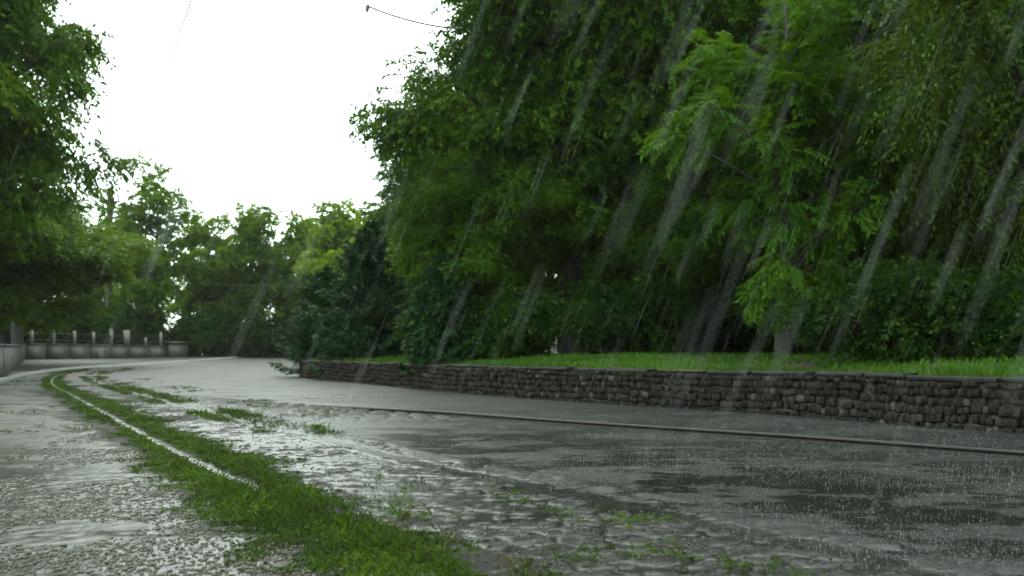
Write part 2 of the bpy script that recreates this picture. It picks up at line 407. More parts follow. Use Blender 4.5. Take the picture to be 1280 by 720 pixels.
# cube-sphere template
def cube_sphere(n=5):
    bm = bmesh.new(); bmesh.ops.create_cube(bm, size=2)
    bmesh.ops.subdivide_edges(bm, edges=bm.edges[:], cuts=n - 1, use_grid_fill=True)
    V = np.array([v.co[:] for v in bm.verts]); f = np.array([[v.index for v in fc.verts] for fc in bm.faces]); bm.free()
    return V, f
CSV, CSF = cube_sphere(4)
rs = np.random.RandomState(3)
acc = Acc(); tints = []
courses = [(-.03, .09), (.07, .125), (.20, .14), (.345, .12), (.47, .125), (.60, .09)]
for ci, (z0, hh) in enumerate(courses):
    s = rs.uniform(0, .1)
    while s < L_wall - .3:
        w = rs.choice([rs.uniform(.075, .115), rs.uniform(.10, .15), rs.uniform(.16, .22)], p=[.55, .38, .07])
        i = min(int((s + w / 2) / .05), len(wl_) - 1)
        wob = .022 * math.sin(s * 1.3 + ci * .4) + .014 * math.sin(s * 3.7 + 2 * ci)
        if rs.rand() > .015:
            p = CSV.copy()
            sph = p / np.linalg.norm(p, axis=1)[:, None]
            k = rs.uniform(.3, .62); p = p * (1 - k) + sph * k * 1.12
            p = p + .22 * (rs.rand(*p.shape) - .5)
            p[:, 2] += rs.uniform(-.15, .15) * p[:, 0]
            hs_ = hh * rs.uniform(.8, 1.1); dp = rs.uniform(.045, .065)
            lx = p[:, 0] * w * .485; ly = p[:, 1] * dp; lz = p[:, 2] * hs_ * .49
            c = wl_[i]; n_ = nr_[i]; t_ = tg_[i]
            P = np.zeros((len(p), 3)); push = rs.uniform(-.008, .014)
            P[:, 0] = c[0] + t_[0] * lx + n_[0] * (ly + .05 - push)
            P[:, 1] = c[1] + t_[1] * lx + n_[1] * (ly + .05 - push)
            P[:, 2] = zg(c[1]) + z0 + hh / 2 + lz + wob * (1 if ci else .3) + rs.uniform(-.018, .018)
            acc.add(P, CSF); tints += [np.clip(rs.normal(.42, .2), 0, 1) ** 1.1 if rs.rand() > .03 else .95] * len(p)
        s += w
o = acc.build('stonework', STONE, None, True, {'tint': tints}); o.parent = wall; o.location = -Vector(wall.location)
V, q = ribbon(WALL, [.07, .07, .5], [-.1, WALLH - .06, WALLH - .06]); o = mesh_np('mortar_core', local(V, wall), q, MORTAR, wall)
# coping slabs, a few missing or shifted
s = 0.2; acc = Acc()
while s < L_wall - 2.2:
    ln = rs.uniform(.8, 1.6)
    if rs.rand() > .14:
        a, b = int(s / .05), int((s + ln - rs.uniform(.01, .04)) / .05)
        seg = wl_[a:b:max(1, (b - a) // 5)]
        dz = rs.uniform(-.022, .012); off = rs.uniform(-.02, .02)
        V, q = ribbon(seg, [.02 + off, -.0 + off, .01 + off, .30, .31], [WALLH - .07, WALLH - .06, WALLH + .0, WALLH + .008, WALLH - .08])
        V[:, 2] += dz + .014 * (rs.rand(len(V)) - .5); k = 5; e = len(seg)
        acc.add(V, q)
        for base in (0, (e - 1) * k):
            acc.add(V[base:base + k][[0, 1, 2, 3]], np.array([[0, 1, 2, 3]]))
    s += ln
o = acc.build('coping', COPE, None); o.parent = wall; o.location = -Vector(wall.location)

# ------------------------------------------------------------------ left concrete walls, fence posts, pier
CONC = simple('stained_concrete', (.03, .029, .025), (.065, .062, .055), rough=.6, scale=1.2, bscale=20)
def streak_conc():
    m, nt, out = mat('rain_streaked_concrete'); L = nt.links.new
    tc = N(nt, 'ShaderNodeTexCoord'); mp = N(nt, 'ShaderNodeMapping'); mp.inputs['Scale'].default_value = (1.6, 1.6, .12); L(tc.outputs['Object'], mp.inputs[0])
    n1 = N(nt, 'ShaderNodeTexNoise', Scale=1.6, Detail=6, Roughness=.7); L(mp.outputs[0], n1.inputs['Vector'])
    r = ramp(nt, [(.3, (.020, .020, .017)), (.7, (.065, .062, .053))], n1.outputs['Fac'])
    p = N(nt, 'ShaderNodeBsdfPrincipled', Roughness=.5); L(r.outputs[0], p.inputs['Base Color']); L(p.outputs[0], out.inputs[0])
    return m
SCONC = streak_conc()
PAINT = simple('old_white_paint', (.09, .09, .075), (.17, .17, .14), rough=.55, scale=3, bscale=30)
BRICK = simple('dark_brick', (.035, .030, .026), (.085, .07, .06), rough=.6, scale=5, bscale=20)
IRON = simple('black_iron', (.012, .012, .012), (.03, .03, .028), rough=.4, scale=5)
A0, A1, A2 = np.array((-19.5, 38.0)), np.array((-42.2, 86.0)), np.array((-33.5, 97.0))
def wall_run(name, p, q_, h0, h1, npan, thick, label, parent_extra=None):
    d = q_ - p; l = math.hypot(*d); ang = math.atan2(d[1], d[0])
    r = tag(empty(name, (p[0], p[1], 0), ang), label, 'wall')
    for k in range(npan):
        x0, x1 = l * k / npan, l * (k + 1) / npan
        acc = Acc(); zb = float(zg(p[1] + d[1] * (k + .5) / npan))
        hh = h0 + (h1 - h0) * (k + .5) / npan
        acc.box(x0 + .015, x1 - .015, -thick, thick, zb - .25, zb + hh)
        acc.build('panel', SCONC, r)
    acc = Acc()
    for k in range(npan):
        x0, x1 = l * k / npan, l * (k + 1) / npan
        zb = float(zg(p[1] + d[1] * (k + .5) / npan)); hh = h0 + (h1 - h0) * (k + .5) / npan
        acc.box(x0 + .004, x1 - .004, -thick - .05, thick + .05, zb + hh, zb + hh + .1)
    acc.build('coping', CONC, r)
    return r
w1 = wall_run('concrete_wall', A0, A1, 1.30, 1.45, 18, .12, 'streaked concrete wall at the far left edge running along the sidewalk')
w2 = wall_run('concrete_wall', A1 + np.array((-.1, .05)), A2, 1.45, 1.15, 7, .12, 'grey concrete wall under the white posts at the bend')
# fence on the second wall: white posts and a thin rail
d = A2 - A1; l2 = math.hypot(*d); ang2 = math.atan2(d[1], d[0])
fence = tag(empty('post_fence', (A1[0], A1[1], 0), ang2), 'row of white painted fence posts on top of the grey concrete wall', 'fence')
def hit_t(px):
    k = (px - 640) / F      # X = k*Y on the wall line
    return (k * A1[1] - A1[0]) / (d[0] - k * d[1])
for px, w, hh in ((40, .12, 1.15), (67, .13, 1.2), (93, .13, 1.2), (117, .12, 1.15), (139, .15, 1.5), (158, .28, 1.4), (182, .12, .75), (201, .13, 1.3)):
    t = hit_t(px); x = t * l2; y = A1[1] + d[1] * t
    zt = float(zg(y)) + 1.45 - .3 * t + .1
    acc = Acc(); acc.box(x - w, x + w, -w * .5, w * .5, zt, zt + hh)
    if w > .4: acc.box(x - w - .06, x + w + .06, -w * .5 - .06, w * .5 + .06, zt + hh, zt + hh + .12)
    acc.build('post', PAINT, fence)
acc = Acc()
for zz in (.35, .95):
    V, q = tube([(.3, 0, float(zg(A1[1])) + 1.5 + zz), (l2 * .5, 0, float(zg(A1[1] + d[1] * .5)) + 1.35 + zz), (l2 - .2, 0, float(zg(A2[1])) + 1.2 + zz)], [.025] * 3, 5); acc.add(V, q)
for x in np.arange(.4, l2 - .3, .16):
    zt = float(zg(A1[1] + d[1] * x / l2)) + 1.5 - .3 * x / l2
    V, q = tube([(x, 0, zt), (x, 0, zt + 1.05)], [.012, .012], 4); acc.add(V, q)
acc.build('railing', IRON, fence)
# iron railing on the first wall
d = A1 - A0; l1 = math.hypot(*d)
ir = tag(empty('iron_railing', (A0[0], A0[1], 0), math.atan2(d[1], d[0])), 'dark iron railing on the concrete wall at the left edge', 'fence')
acc = Acc(); ac2 = Acc()
for x in np.arange(14, l1 - .1, .16):
    zt = float(zg(A0[1] + d[1] * x / l1)) + 1.38 + .15 * x / l1
    V, q = tube([(x, 0, zt), (x, 0, zt + 1.25)], [.014, .014], 4); acc.add(V, q)
for zz in (.15, 1.1):
    xx = np.linspace(14, l1 - .1, 20); V, q = tube([(x, 0, float(zg(A0[1] + d[1] * x / l1)) + 1.38 + .15 * x / l1 + zz) for x in xx], [.025] * 20, 5); ac2.add(V, q)
acc.build('bars', IRON, ir); ac2.build('rail', IRON, ir)
# pier that ends the wall
pz = float(zg(97))
pier = tag(empty('brick_pier', (-32.9, 97.6, pz), ang2), 'squat dark brick pier with a flat cap ending the concrete wall', 'pier')
acc = Acc(); acc.box(-.95, 1.0, -.5, .5, -.2, 1.45); acc.build('shaft', BRICK, pier)
acc = Acc(); acc.box(-1.07, 1.12, -.62, .62, 1.45, 1.68); acc.build('cap', CONC, pier)

# ------------------------------------------------------------------ pole and wires
WOOD = simple('brown_weathered_wood', (.022, .013, .009), (.05, .03, .02), rough=.7, scale=4, bscale=20)
PORC = simple('dark_insulator', (.03, .025, .022), (.06, .05, .045), rough=.2)
POLE = np.array((-40.1, 99.0)); ztop = 16.8
pole = tag(empty('utility_pole', (POLE[0], POLE[1], float(zg(99)))), 'brown wooden utility pole rising above the trees on the left', 'pole')
V, q = tube([(0, 0, -.3), (.03, 0, 7), (.12, 0, ztop)], [.34, .32, .28], 12); mesh_np('shaft', V, q, WOOD, pole, True)
acc = Acc(); V, q = tube([(.12, 0, ztop - .02), (.12, 0, ztop + .12)], [.28, .05], 12); acc.add(V, q); acc.build('pole_cap', WOOD, pole, True)
acc = Acc(); acc.box(-.9, 1.1, -.07, .07, ztop - 1.3, ztop - 1.15); acc.build('cross_arm', WOOD, pole)
for xx in (-.75, .95):
    V, q = tube([(xx, 0, ztop - 1.15), (xx, 0, ztop - 1.05), (xx, 0, ztop - .95), (xx, 0, ztop - .85)], [.05, .09, .06, .03], 8); mesh_np('insulator', V, q, PORC, pole, True)
def wire(a, b, sag, rad, label, name='overhead_wire', extra=None):
    a = np.array(a, float); b = np.array(b, float); t = np.linspace(0, 1, 40)
    P = a[None] * (1 - t)[:, None] + b[None] * t[:, None]; P[:, 2] -= sag * 4 * t * (1 - t)
    r = tag(empty(name, tuple(a)), label, 'wire')
    V, q = tube(P - a, [rad] * 40, 5); mesh_np('cable', V, q, IRON, r, True)
    return r, P - a
zt = float(zg(99)) + ztop
# from the pole up over the street towards the camera
W1 = (POLE[0] + .95, 99.0, zt - .85)
r, P = wire(W1, (-2.6, 9.0, 1.1 + 440 / F * 9 + .9), .5, .008, 'thin overhead wire climbing from the brown pole across the white sky')
for k in (2, 3):
    V, q = tube([P[k] + np.array((0, 0, -.14)), P[k], P[k] + np.array((0, 0, .14))], [.03, .06, .03], 6); mesh_np('insulator', V, q, PORC, r)
wire((POLE[0], 99, 8.2), (-8.2, 95, 8.0), .5, .010, 'low slack wire crossing in front of the far trees')
# span wire with a dark clamp, reaching out of the big tree at the top
r, P = wire((-4.34, 30, 11.52), (-1.6, 30.5, 11.0), .12, .028, 'short dark span wire with a clamp reaching out of the big tree')
V, q = tube([(-.03, 0, -.16), (-.02, 0, -.02), (0, 0, .06)], [.05, .07, .03], 7); mesh_np('clamp', V, q, PORC, r)

# ------------------------------------------------------------------ trees
def unit(v): return v / (np.linalg.norm(v, axis=-1, keepdims=True) + 1e-9)

def leaf_quads(P, D, Nn, ln, wd, tint, bend=.18):
    """diamond leaves: base, left, tip, right; the tip bends down"""
    S = unit(np.cross(D, Nn))
    n = len(P); V = np.zeros((n, 4, 3))
    V[:, 0] = P
    V[:, 1] = P + D * (ln * .45)[:, None] - S * (wd * .5)[:, None] + Nn * (wd * .12)[:, None]
    V[:, 2] = P + D * ln[:, None]; V[:, 2, 2] -= bend * ln
    V[:, 3] = P + D * (ln * .45)[:, None] + S * (wd * .5)[:, None] + Nn * (wd * .12)[:, None]
    return V.reshape(-1, 3), np.arange(4 * n).reshape(n, 4), np.repeat(tint, 4)

def crown_clumps(rs, n, r, z0, z1, lump=.35, hollow=.45, shape=1.0):
    ph = rs.rand(6) * 6.28; out = []
    zc, rz = (z0 + z1) / 2, (z1 - z0) / 2
    while len(out) < n:
        d = unit(rs.normal(size=3)); u = rs.rand() ** (1 / 3.0)
        if u < hollow and rs.rand() < .7: continue
        th = math.atan2(d[1], d[0])
        k = 1 - lump / 2 + lump * (.5 * math.sin(2 * th + ph[0] + 2.2 * d[2]) + .5 * math.sin(3 * th + ph[1] - 3.1 * d[2]) + .4 * math.sin(5 * d[2] + ph[2] + th))
        taper = 1.0 - (shape - 1.0) * max(0, d[2])
        out.append((d[0] * r * u * k * taper, d[1] * r * u * k * taper, zc + d[2] * rz * u * (1 - .5 * lump + .5 * lump * math.sin(4 * th + ph[3]))))
    return np.array(out)

def broadleaf(name, seed, H, r, z0, nclump, twigs, leaves, L, W, m, bark=BARK, clump_r=1.0, droop=.25, twig_len=.7, tr=.28, lean=(0, 0), pinnate=False, lump=.4, tint_mu=.5, hollow=.45, shape=1.0, flat=.5):
    rs = np.random.RandomState(seed)
    root = empty(name, (0, 0, 0))
    cl = crown_clumps(rs, nclump, r, z0, H, lump, hollow, shape)
    cl[:, 0] += lean[0]; cl[:, 1] += lean[1]
    # trunk and limbs
    acc = Acc(); top = H * .86
    zz = np.linspace(-.3, top, 12); wob = np.cumsum(rs.normal(0, .07, (12, 2)), axis=0) * (H / 14)
    f = (zz / top).clip(0, 1)
    tp = np.stack([wob[:, 0] + lean[0] * f, wob[:, 1] + lean[1] * f, zz], 1)
    trad = tr * (1 - f) ** .8 + .03; trad[0] *= 1.5; trad[1] *= 1.12
    acc.add(*tube(tp, trad, 9))
    for c in cl:
        zs = np.clip(c[2] - rs.uniform(.35, .8) * math.hypot(c[0], c[1]) - .3, H * .14, top * .95)
        i = np.interp(zs, zz, np.arange(12)); a = np.array([np.interp(zs, zz, tp[:, k]) for k in range(3)])
        mid = a * .45 + c * .55 + np.array((0, 0, .12 * np.linalg.norm(c - a))) + rs.normal(0, .15, 3)
        t = np.linspace(0, 1, 6)[:, None]
        P = a * (1 - t) ** 2 + 2 * mid * t * (1 - t) + c * t * t
        rr = np.interp(zs, zz, trad) * .42
        acc.add(*tube(P, np.linspace(max(rr, .03), .014, 6), 5))
    acc.build('trunk', bark, root, True)
    # twigs
    T = nclump * twigs
    ci = np.repeat(np.arange(nclump), twigs)
    cr = clump_r * rs.uniform(.65, 1.25, nclump)
    off = unit(rs.normal(size=(T, 3))) * (rs.rand(T, 1) ** .5) * cr[ci][:, None]; off[:, 2] *= .7
    base = cl[ci] + off
    axis_ = np.array([lean[0], lean[1], (z0 + H) / 2])
    outw = unit((base - axis_) * np.array([1, 1, .5]))
    D = unit(.55 * unit(off) + .6 * outw + rs.normal(0, .4, (T, 3)) + np.array([0, 0, -droop]))
    tl = twig_len * rs.uniform(.6, 1.3, T)
    Nn = unit(np.array([0, 0, 1.0]) + rs.normal(0, .35, (T, 3))); Nn = unit(Nn - D * (Nn * D).sum(1, keepdims=True))
    S = np.cross(D, Nn)
    k = np.arange(leaves); side = np.where(k % 2 == 0, 1.0, -1.0); tt = (k // 2 + .6) / (leaves / 2 + .3) if pinnate else (k + .6) / leaves
    P = base[:, None] + D[:, None] * (tl[:, None] * tt[None])[..., None]
    P[..., 2] -= (droop * .9) * tl[:, None] * (tt ** 2)[None]
    jit = .12 if pinnate else .45
    LD = unit(D[:, None] * .55 + S[:, None] * side[None, :, None] * .85 + rs.normal(0, jit, P.shape) + np.array([0, 0, -droop * .8]))
    LN = unit(Nn[:, None] * (1 if pinnate else flat + .3) + rs.normal(0, .15 if pinnate else .45, P.shape))
    n = T * leaves
    ct = rs.normal(0, .13, nclump)[ci]
    tint = np.clip(tint_mu + np.repeat(ct, leaves) + rs.normal(0, .13, n), 0, 1)
    sz = rs.uniform(.7, 1.25, n)
    V, q, tn = leaf_quads(P.reshape(-1, 3), LD.reshape(-1, 3), LN.reshape(-1, 3), L * sz, W * sz, tint)
    mesh_np('crown', V, q, m, root, False, {'tint': tn})
    return root

def spruce(name, seed, H, r, m=LEAF_SPR, z0=.1, levels=26):
    rs = np.random.RandomState(seed); root = empty(name, (0, 0, 0))
    acc = Acc(); acc.add(*tube([(0, 0, -.2), (.02, 0, H * .5), (0, 0, H)], [.17, .11, .02], 8))
    Ps, Ds, Ns, Ls, Ts = [], [], [], [], []
    for i in range(levels):
        f = i / (levels - 1); z = z0 + (H - z0) * f ** .95; R = r * (1 - f) ** .5 * rs.uniform(.75, 1.15) + .1
        nb = rs.randint(7, 10)
        for b in range(nb):
            th = 6.283 * b / nb + rs.uniform(-.3, .3) + i; R_ = R * rs.uniform(.7, 1.15)
            t = np.linspace(0, 1, 6)
            rad = R_ * t; zz = z - .28 * R_ * np.sin(t * 2.2) + .16 * R_ * t ** 3
            path = np.stack([math.cos(th) * rad, math.sin(th) * rad, zz], 1)
            acc.add(*tube(path, np.linspace(.025, .006, 6), 4))
            n = int(60 + 190 * R_ / r)
            tq = rs.rand(n) ** .65
            bp = np.stack([np.interp(tq, t, path[:, k]) for k in range(3)], 1)
            s = np.array([-math.sin(th), math.cos(th), 0]); dirn = np.array([math.cos(th), math.sin(th), -.2])
            lat = rs.uniform(-1, 1, n) * .40 * R_ * (1.05 - tq) ** .6 
            bp += s * lat[:, None] + dirn * (np.abs(lat) * .35)[:, None]; bp[:, 2] -= np.abs(lat) * .30 + rs.uniform(0, .05, n)
            dd = unit(dirn[None] * .8 + s[None] * np.sign(lat)[:, None] * .55 + rs.normal(0, .3, (n, 3)))
            Ps.append(bp); Ds.append(dd); Ns.append(unit(np.array([0, 0, 1.]) + rs.normal(0, .4, (n, 3))))
            Ls.append(rs.uniform(.13, .26, n)); Ts.append(np.clip(.35 + .35 * tq + rs.normal(0, .12, n), 0, 1))
    acc.build('trunk', BARK, root, True)
    Ps, Ds, Ns, Ls, Ts = map(np.concatenate, (Ps, Ds, Ns, Ls, Ts))
    V, q, tn = leaf_quads(Ps, Ds, Ns, Ls, Ls * .36, Ts, .1)
    mesh_np('crown', V, q, m, root, False, {'tint': tn})
    return root

def place(o, x, y, z, rz=0, sc=1.0, label=None, cat='tree', group=None):
    o.location = (x, y, z); o.rotation_euler = (0, 0, rz); o.scale = sc if isinstance(sc, tuple) else (sc,) * 3
    tag(o, label, cat, group); return o
BZ = 1.0
def bz(x, y):
    dd, _ = sdist(np.array([float(x)]), np.array([float(y)]), WALL); return float(bank_z(max(dd[0], .1))) + float(zg(y)) - .05
# -- the big tree over the wall
big = place(broadleaf('broadleaf_tree', 35, 21, 6.3, .9, 300, 50, 14, .17, .10, LEAF_ELM, clump_r=1.15, tr=.42, lump=.5, tint_mu=.48), 2.15, 33.5, BZ, 6.0,
            label='huge dense dark green tree whose leafy left edge stands against the white sky')
# -- young pinnate ash with bright sprays
ash = place(broadleaf('ash_tree', 23, 9.4, 2.5, .3, 52, 34, 18, .16, .048, LEAF_ASH, clump_r=.55, droop=.24, twig_len=.55, tr=.13, lump=.55, pinnate=True, tint_mu=.6, hollow=.55), 6.1, 22.3, BZ, 1.0,
            label='young ash with bright green feathery leaf sprays on the grass bank')
# -- drooping willow at the right
wil = place(broadleaf('willow_tree', 37, 13, 4.9, .3, 190, 44, 16, .125, .055, LEAF_WIL, clump_r=.95, droop=.36, twig_len=1.0, tr=.32, lump=.45, tint_mu=.5), 11.1, 20.3, BZ, .3,
            label='large willow with drooping narrow leaves at the right edge')
# -- lindens over the left wall
lin = place(broadleaf('linden_tree', 41, 25, 7.6, 5.0, 290, 46, 14, .26, .14, LEAF_LIN, clump_r=1.35, droop=.45, twig_len=.9, tr=.45, lump=.45), -26.3, 43.5, float(zg(43)), .0,
            label='tall linden filling the left edge of the picture with drooping leaves')
l2_ = place(copy_tree(lin), -31.8, 59, float(zg(59)), 2.1, (1.0, 1.0, .52), 'lower spreading linden behind the iron railing, its branches over the sidewalk')
place(copy_tree(lin), -34.0, 50.5, float(zg(50)), 5.2, (1, 1, .95), 'dark linden filling in behind the tallest linden at the left edge')
l4_ = place(copy_tree(lin), -36.3, 71, float(zg(71)), 3.2, (1.22, .98, .52), 'bushy linden overhanging the corner of the concrete wall in front of the pole')
l3_ = place(copy_tree(lin), -44.5, 80, float(zg(80)), 4.0, (.75, .75, .52), 'linden behind the corner of the two concrete walls')
# -- far trees, two crowns shared
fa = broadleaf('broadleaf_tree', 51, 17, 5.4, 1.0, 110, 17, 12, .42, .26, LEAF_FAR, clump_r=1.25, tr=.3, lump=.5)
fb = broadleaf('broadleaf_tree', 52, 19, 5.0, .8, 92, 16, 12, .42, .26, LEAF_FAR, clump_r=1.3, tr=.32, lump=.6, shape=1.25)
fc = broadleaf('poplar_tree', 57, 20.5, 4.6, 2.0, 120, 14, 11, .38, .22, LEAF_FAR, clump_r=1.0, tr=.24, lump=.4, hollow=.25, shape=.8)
place(fc, -36.5, 100.5, float(zg(100)), .5, 1.04, 'tall airy tree behind the white fence posts with sky showing through its crown')
used = set()
def far_tree(src, px, Y, s, rz, label, group=None):
    o = src if id(src) not in used else copy_tree(src); used.add(id(src))
    return place(o, (px - 640) / F * Y, Y, float(zg(Y)), rz, s, label, group=group)
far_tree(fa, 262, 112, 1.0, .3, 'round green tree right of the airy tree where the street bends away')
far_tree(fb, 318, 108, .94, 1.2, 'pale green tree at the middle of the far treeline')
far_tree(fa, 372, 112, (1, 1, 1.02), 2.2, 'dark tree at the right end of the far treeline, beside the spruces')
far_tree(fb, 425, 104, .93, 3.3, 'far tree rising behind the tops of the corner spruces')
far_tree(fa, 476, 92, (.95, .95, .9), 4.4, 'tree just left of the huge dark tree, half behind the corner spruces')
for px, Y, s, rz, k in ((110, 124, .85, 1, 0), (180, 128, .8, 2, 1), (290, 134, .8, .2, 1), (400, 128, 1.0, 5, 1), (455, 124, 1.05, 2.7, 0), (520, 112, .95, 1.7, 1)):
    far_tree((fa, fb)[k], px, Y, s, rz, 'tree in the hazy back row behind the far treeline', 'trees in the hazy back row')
# -- woods behind the big tree
def bank_pt(wx, wy, off):
    dd, _ = sdist(np.array([wx]), np.array([wy]), WALL); i = np.argmin(np.hypot(WALL[:, 0] - wx, WALL[:, 1] - wy))
    n_, _t = normals2(WALL); return WALL[i] + n_[i] * off
place(copy_tree(big), -2.6, 49.5, bz(-2.6, 49.5), 2.5, (.74, .74, .47), 'lower tree between the corner spruces and the huge dark tree')
place(copy_tree(big), -1.05, 31.6, bz(-1.05, 31.6), 1.1, (.42, .42, .36), 'young leafy tree just right of the small dark spruce, its crown reaching the grass')
place(copy_tree(big), 5.3, 30.2, bz(5.3, 30.2), 2.9, (.44, .44, .36), 'young leafy tree on the bank left of the young ash, its crown reaching the ground')
place(copy_tree(big), 6.8, 34.5, bz(6.8, 34.5), 1.4, (.9, .9, .95), 'tall dark tree standing behind the young ash')
place(copy_tree(big), 13.5, 31.0, bz(13.5, 31), 3.9, (.9, .9, 1.0), 'tall dark tree standing behind the willow')
for x, y, rz, s in ((-2, 60, 1, .9), (6, 47, 5, .95), (13, 42, 2, 1), (20, 37, 3, 1.0), (21, 28, .4, 1.0), (11, 54, 4.5, 1), (2.5, 41, 2.2, .8), (9.5, 38, .9, .8), (17, 26, 4.0, .85), (16, 33, 1.0, .9), (-3, 66, 2, 1), (14, 50, 3, 1.1), (26, 44, 2, 1.1)):
    place(copy_tree(big), x, y, bz(x, y), rz, s, 'dark tree deep in the wood behind the grass bank', group='trees deep in the wood')
# -- spruces by the wall
s1 = place(spruce('spruce_tree', 61, 5.5, 2.25), -5.6, 39.6, .75, 0, 1.0, 'largest blue green spruce leaning over the corner of the stone wall')
s2 = place(copy_tree(s1), -8.1, 43.6, .75, 1.3, (.86, .86, .74), 'spruce at the very end of the stone wall beside the bend')
s3 = place(spruce('spruce_tree', 62, 3.5, 1.2, levels=20), -2.0, 29.9, .55, 2.2, 1.0, 'small dark spruce drooping over the face of the stone wall')
place(copy_tree(s1), -3.6, 44.0, .95, 2.0, (.85, .85, .85), 'spruce half hidden behind the largest spruce')
# -- undergrowth
shr = broadleaf('shrub', 71, 2.3, 1.5, .0, 46, 34, 11, .12, .065, LEAF_SHR, clump_r=.5, tr=.04, lump=.4, tint_mu=.42, droop=.2, twig_len=.4)
first = True
wn = len(WALL); nwl, _ = normals2(WALL)
rs = np.random.RandomState(77)
for off, step, sc0, lab, grp in ((7.5, 2.1, 1.0, 'dark shrub in the undergrowth along the back of the grass strip', 'undergrowth shrubs along the grass'),
                                 (14.0, 3.0, 1.7, 'tall dark shrub under the trees deep behind the grass strip', 'tall shrubs deep under the trees')):
    s = 2.0
    while s < wn * .25 - 6:
        i = int(s / .25); p = WALL[i] + nwl[i] * (off + rs.uniform(-.8, .8))
        s += step * rs.uniform(.8, 1.2)
        px = 640 + F * p[0] / p[1] if p[1] > 2 else 9999
        if px > 1420 or px < 420 or (off < 10 and 745 < px < 1075): continue
        if (640 < px < 790 if off < 10 else 660 < px < 770): continue
        o = shr if first else copy_tree(shr); first = False
        place(o, p[0], p[1], bz(p[0], p[1]), rs.uniform(0, 6.28), (sc0 * rs.uniform(.85, 1.2), sc0 * rs.uniform(.85, 1.2), sc0 * rs.uniform(.75, 1.15)), lab, 'shrub', grp)
for px, Y, s, lab in ((1118, 18.6, .95, 'leafy shrub below the willow close to the wall coping'), (1268, 17.5, .8, 'shrub at the right edge below the willow'),
                      (640, 29.5, 1.05, 'shrub right of the small dark spruce'), (792, 29.0, 1.1, 'broad dark shrub under the huge tree right of the glimpsed white car'), (596, 33, 1.25, 'tall shrub just behind the small dark spruce'), (560, 36, 1.1, 'shrub on the grass between the spruces')):
    place(copy_tree(shr), (px - 640) / F * Y, Y, .85, px, s, lab, 'shrub')
for k, px in enumerate(range(215, 530, 34)):
    Y = 101 + (k * 37 % 9)
    place(copy_tree(shr), (px - 640) / F * Y, Y, float(zg(Y)) - .1, k * 1.7, (2.1, 2.1, 1.5 + .5 * (k % 3)), 'overgrown shrub at the foot of the far treeline', 'shrub', 'shrubs at the foot of the far treeline')
for k, (px, Y) in enumerate(((4, 92), (26, 90.5), (58, 92), (75, 93), (108, 95), (136, 96.5), (172, 100))):
    place(copy_tree(shr), (px - 640) / F * Y, Y, float(zg(Y)) + .4, k * 2.1, (1.9, 1.9, 2.3), 'leafy shrub behind the concrete walls', 'shrub', 'shrubs behind the concrete walls')

# ------------------------------------------------------------------ white car glimpsed through the undergrowth
CARP = simple('white_car_paint', (.72, .72, .70), (.80, .80, .78), rough=.25, scale=2, bump=0)
GLASS = simple('car_window_glass', (.02, .025, .025), (.03, .035, .035), rough=.05, bump=0)
TYRE = simple('tyre_rubber', (.012, .012, .012), (.02, .02, .02), rough=.8)
def car(loc, rz):
    r = tag(empty('parked_car', loc, rz), 'white parked car glimpsed low between the dark trunks behind the bank', 'car')
    prof = [(-2.1, .35), (-2.1, .8), (-1.9, .98), (-1.35, 1.02), (-.75, 1.45), (.6, 1.48), (1.25, 1.02), (1.95, .9), (2.12, .7), (2.12, .35)]
    V = []; 
    for y, k in ((-.82, 0), (-.78, 1), (.78, 1), (.82, 0)):
        for x, z in prof:
            yy = y if z < 1.1 else y * .82
            V.append((x, yy, z if k == 0 or z < .5 else z + .02))
    n = len(prof); f = []
    for a in range(3):
        for i in range(n): f.append([a * n + i, a * n + (i + 1) % n, (a + 1) * n + (i + 1) % n, (a + 1) * n + i])
    me = bpy.data.meshes.new('body'); me.from_pydata(V, [], f + [list(range(n))[::-1], list(range(3 * n, 4 * n))]); me.materials.append(CARP)
    o = bpy.data.objects.new('body', me); COL.objects.link(o); o.parent = r
    for s in (-1, 1):
        a = Acc(); y = s * .765
        P = [(-1.2, 1.06), (-.72, 1.38), (.55, 1.40), (1.08, 1.06)]
        V = np.array([(x, y * (1 if z < 1.1 else .89) + s * d_, z) for d_ in (.04, .07) for x, z in P])
        a.add(V, np.array([[0, 1, 2, 3], [4, 5, 6, 7], [0, 1, 5, 4], [1, 2, 6, 5], [2, 3, 7, 6], [3, 0, 4, 7]])); a.build('window', GLASS, r)
        for x in (-1.3, 1.3):
            a = Acc(); V, q = tube([(x, s * .68, .32), (x, s * .70, .32), (x, s * .84, .32), (x, s * .86, .32)], [.05, .32, .32, .05], 20); a.add(V, q); a.build('wheel', TYRE, r, True)
    a = Acc(); V = np.array([(1.28, -.6, 1.06), (1.28, .6, 1.06), (.68, .56, 1.46), (.68, -.56, 1.46)]) + np.array((.03, 0, .02)); V = np.concatenate([V, V + np.array((.02, 0, .02))])
    a.add(V, np.array([[0, 1, 2, 3], [4, 5, 6, 7], [0, 1, 5, 4], [1, 2, 6, 5], [2, 3, 7, 6], [3, 0, 4, 7]])); a.build('windscreen', GLASS, r)
    return r
car((2.0, 38.4, bz(2.0, 38.4) + .04), 2.7)

# ------------------------------------------------------------------ grass, weeds, debris
def grass_mat(name, a, b, c):
    return leaf_mat(name, a, b, c, trans=.3, rough=.5, spec=.1)
GRASS = grass_mat('bank_grass', (.016, .040, .003), (.030, .086, .006), (.060, .135, .011))
WEED = grass_mat('weed_leaves', (.017, .030, .004), (.029, .062, .005), (.060, .108, .011))
DEBRIS = simple('wet_debris', (.012, .011, .005), (.045, .042, .018), rough=.5, scale=20)

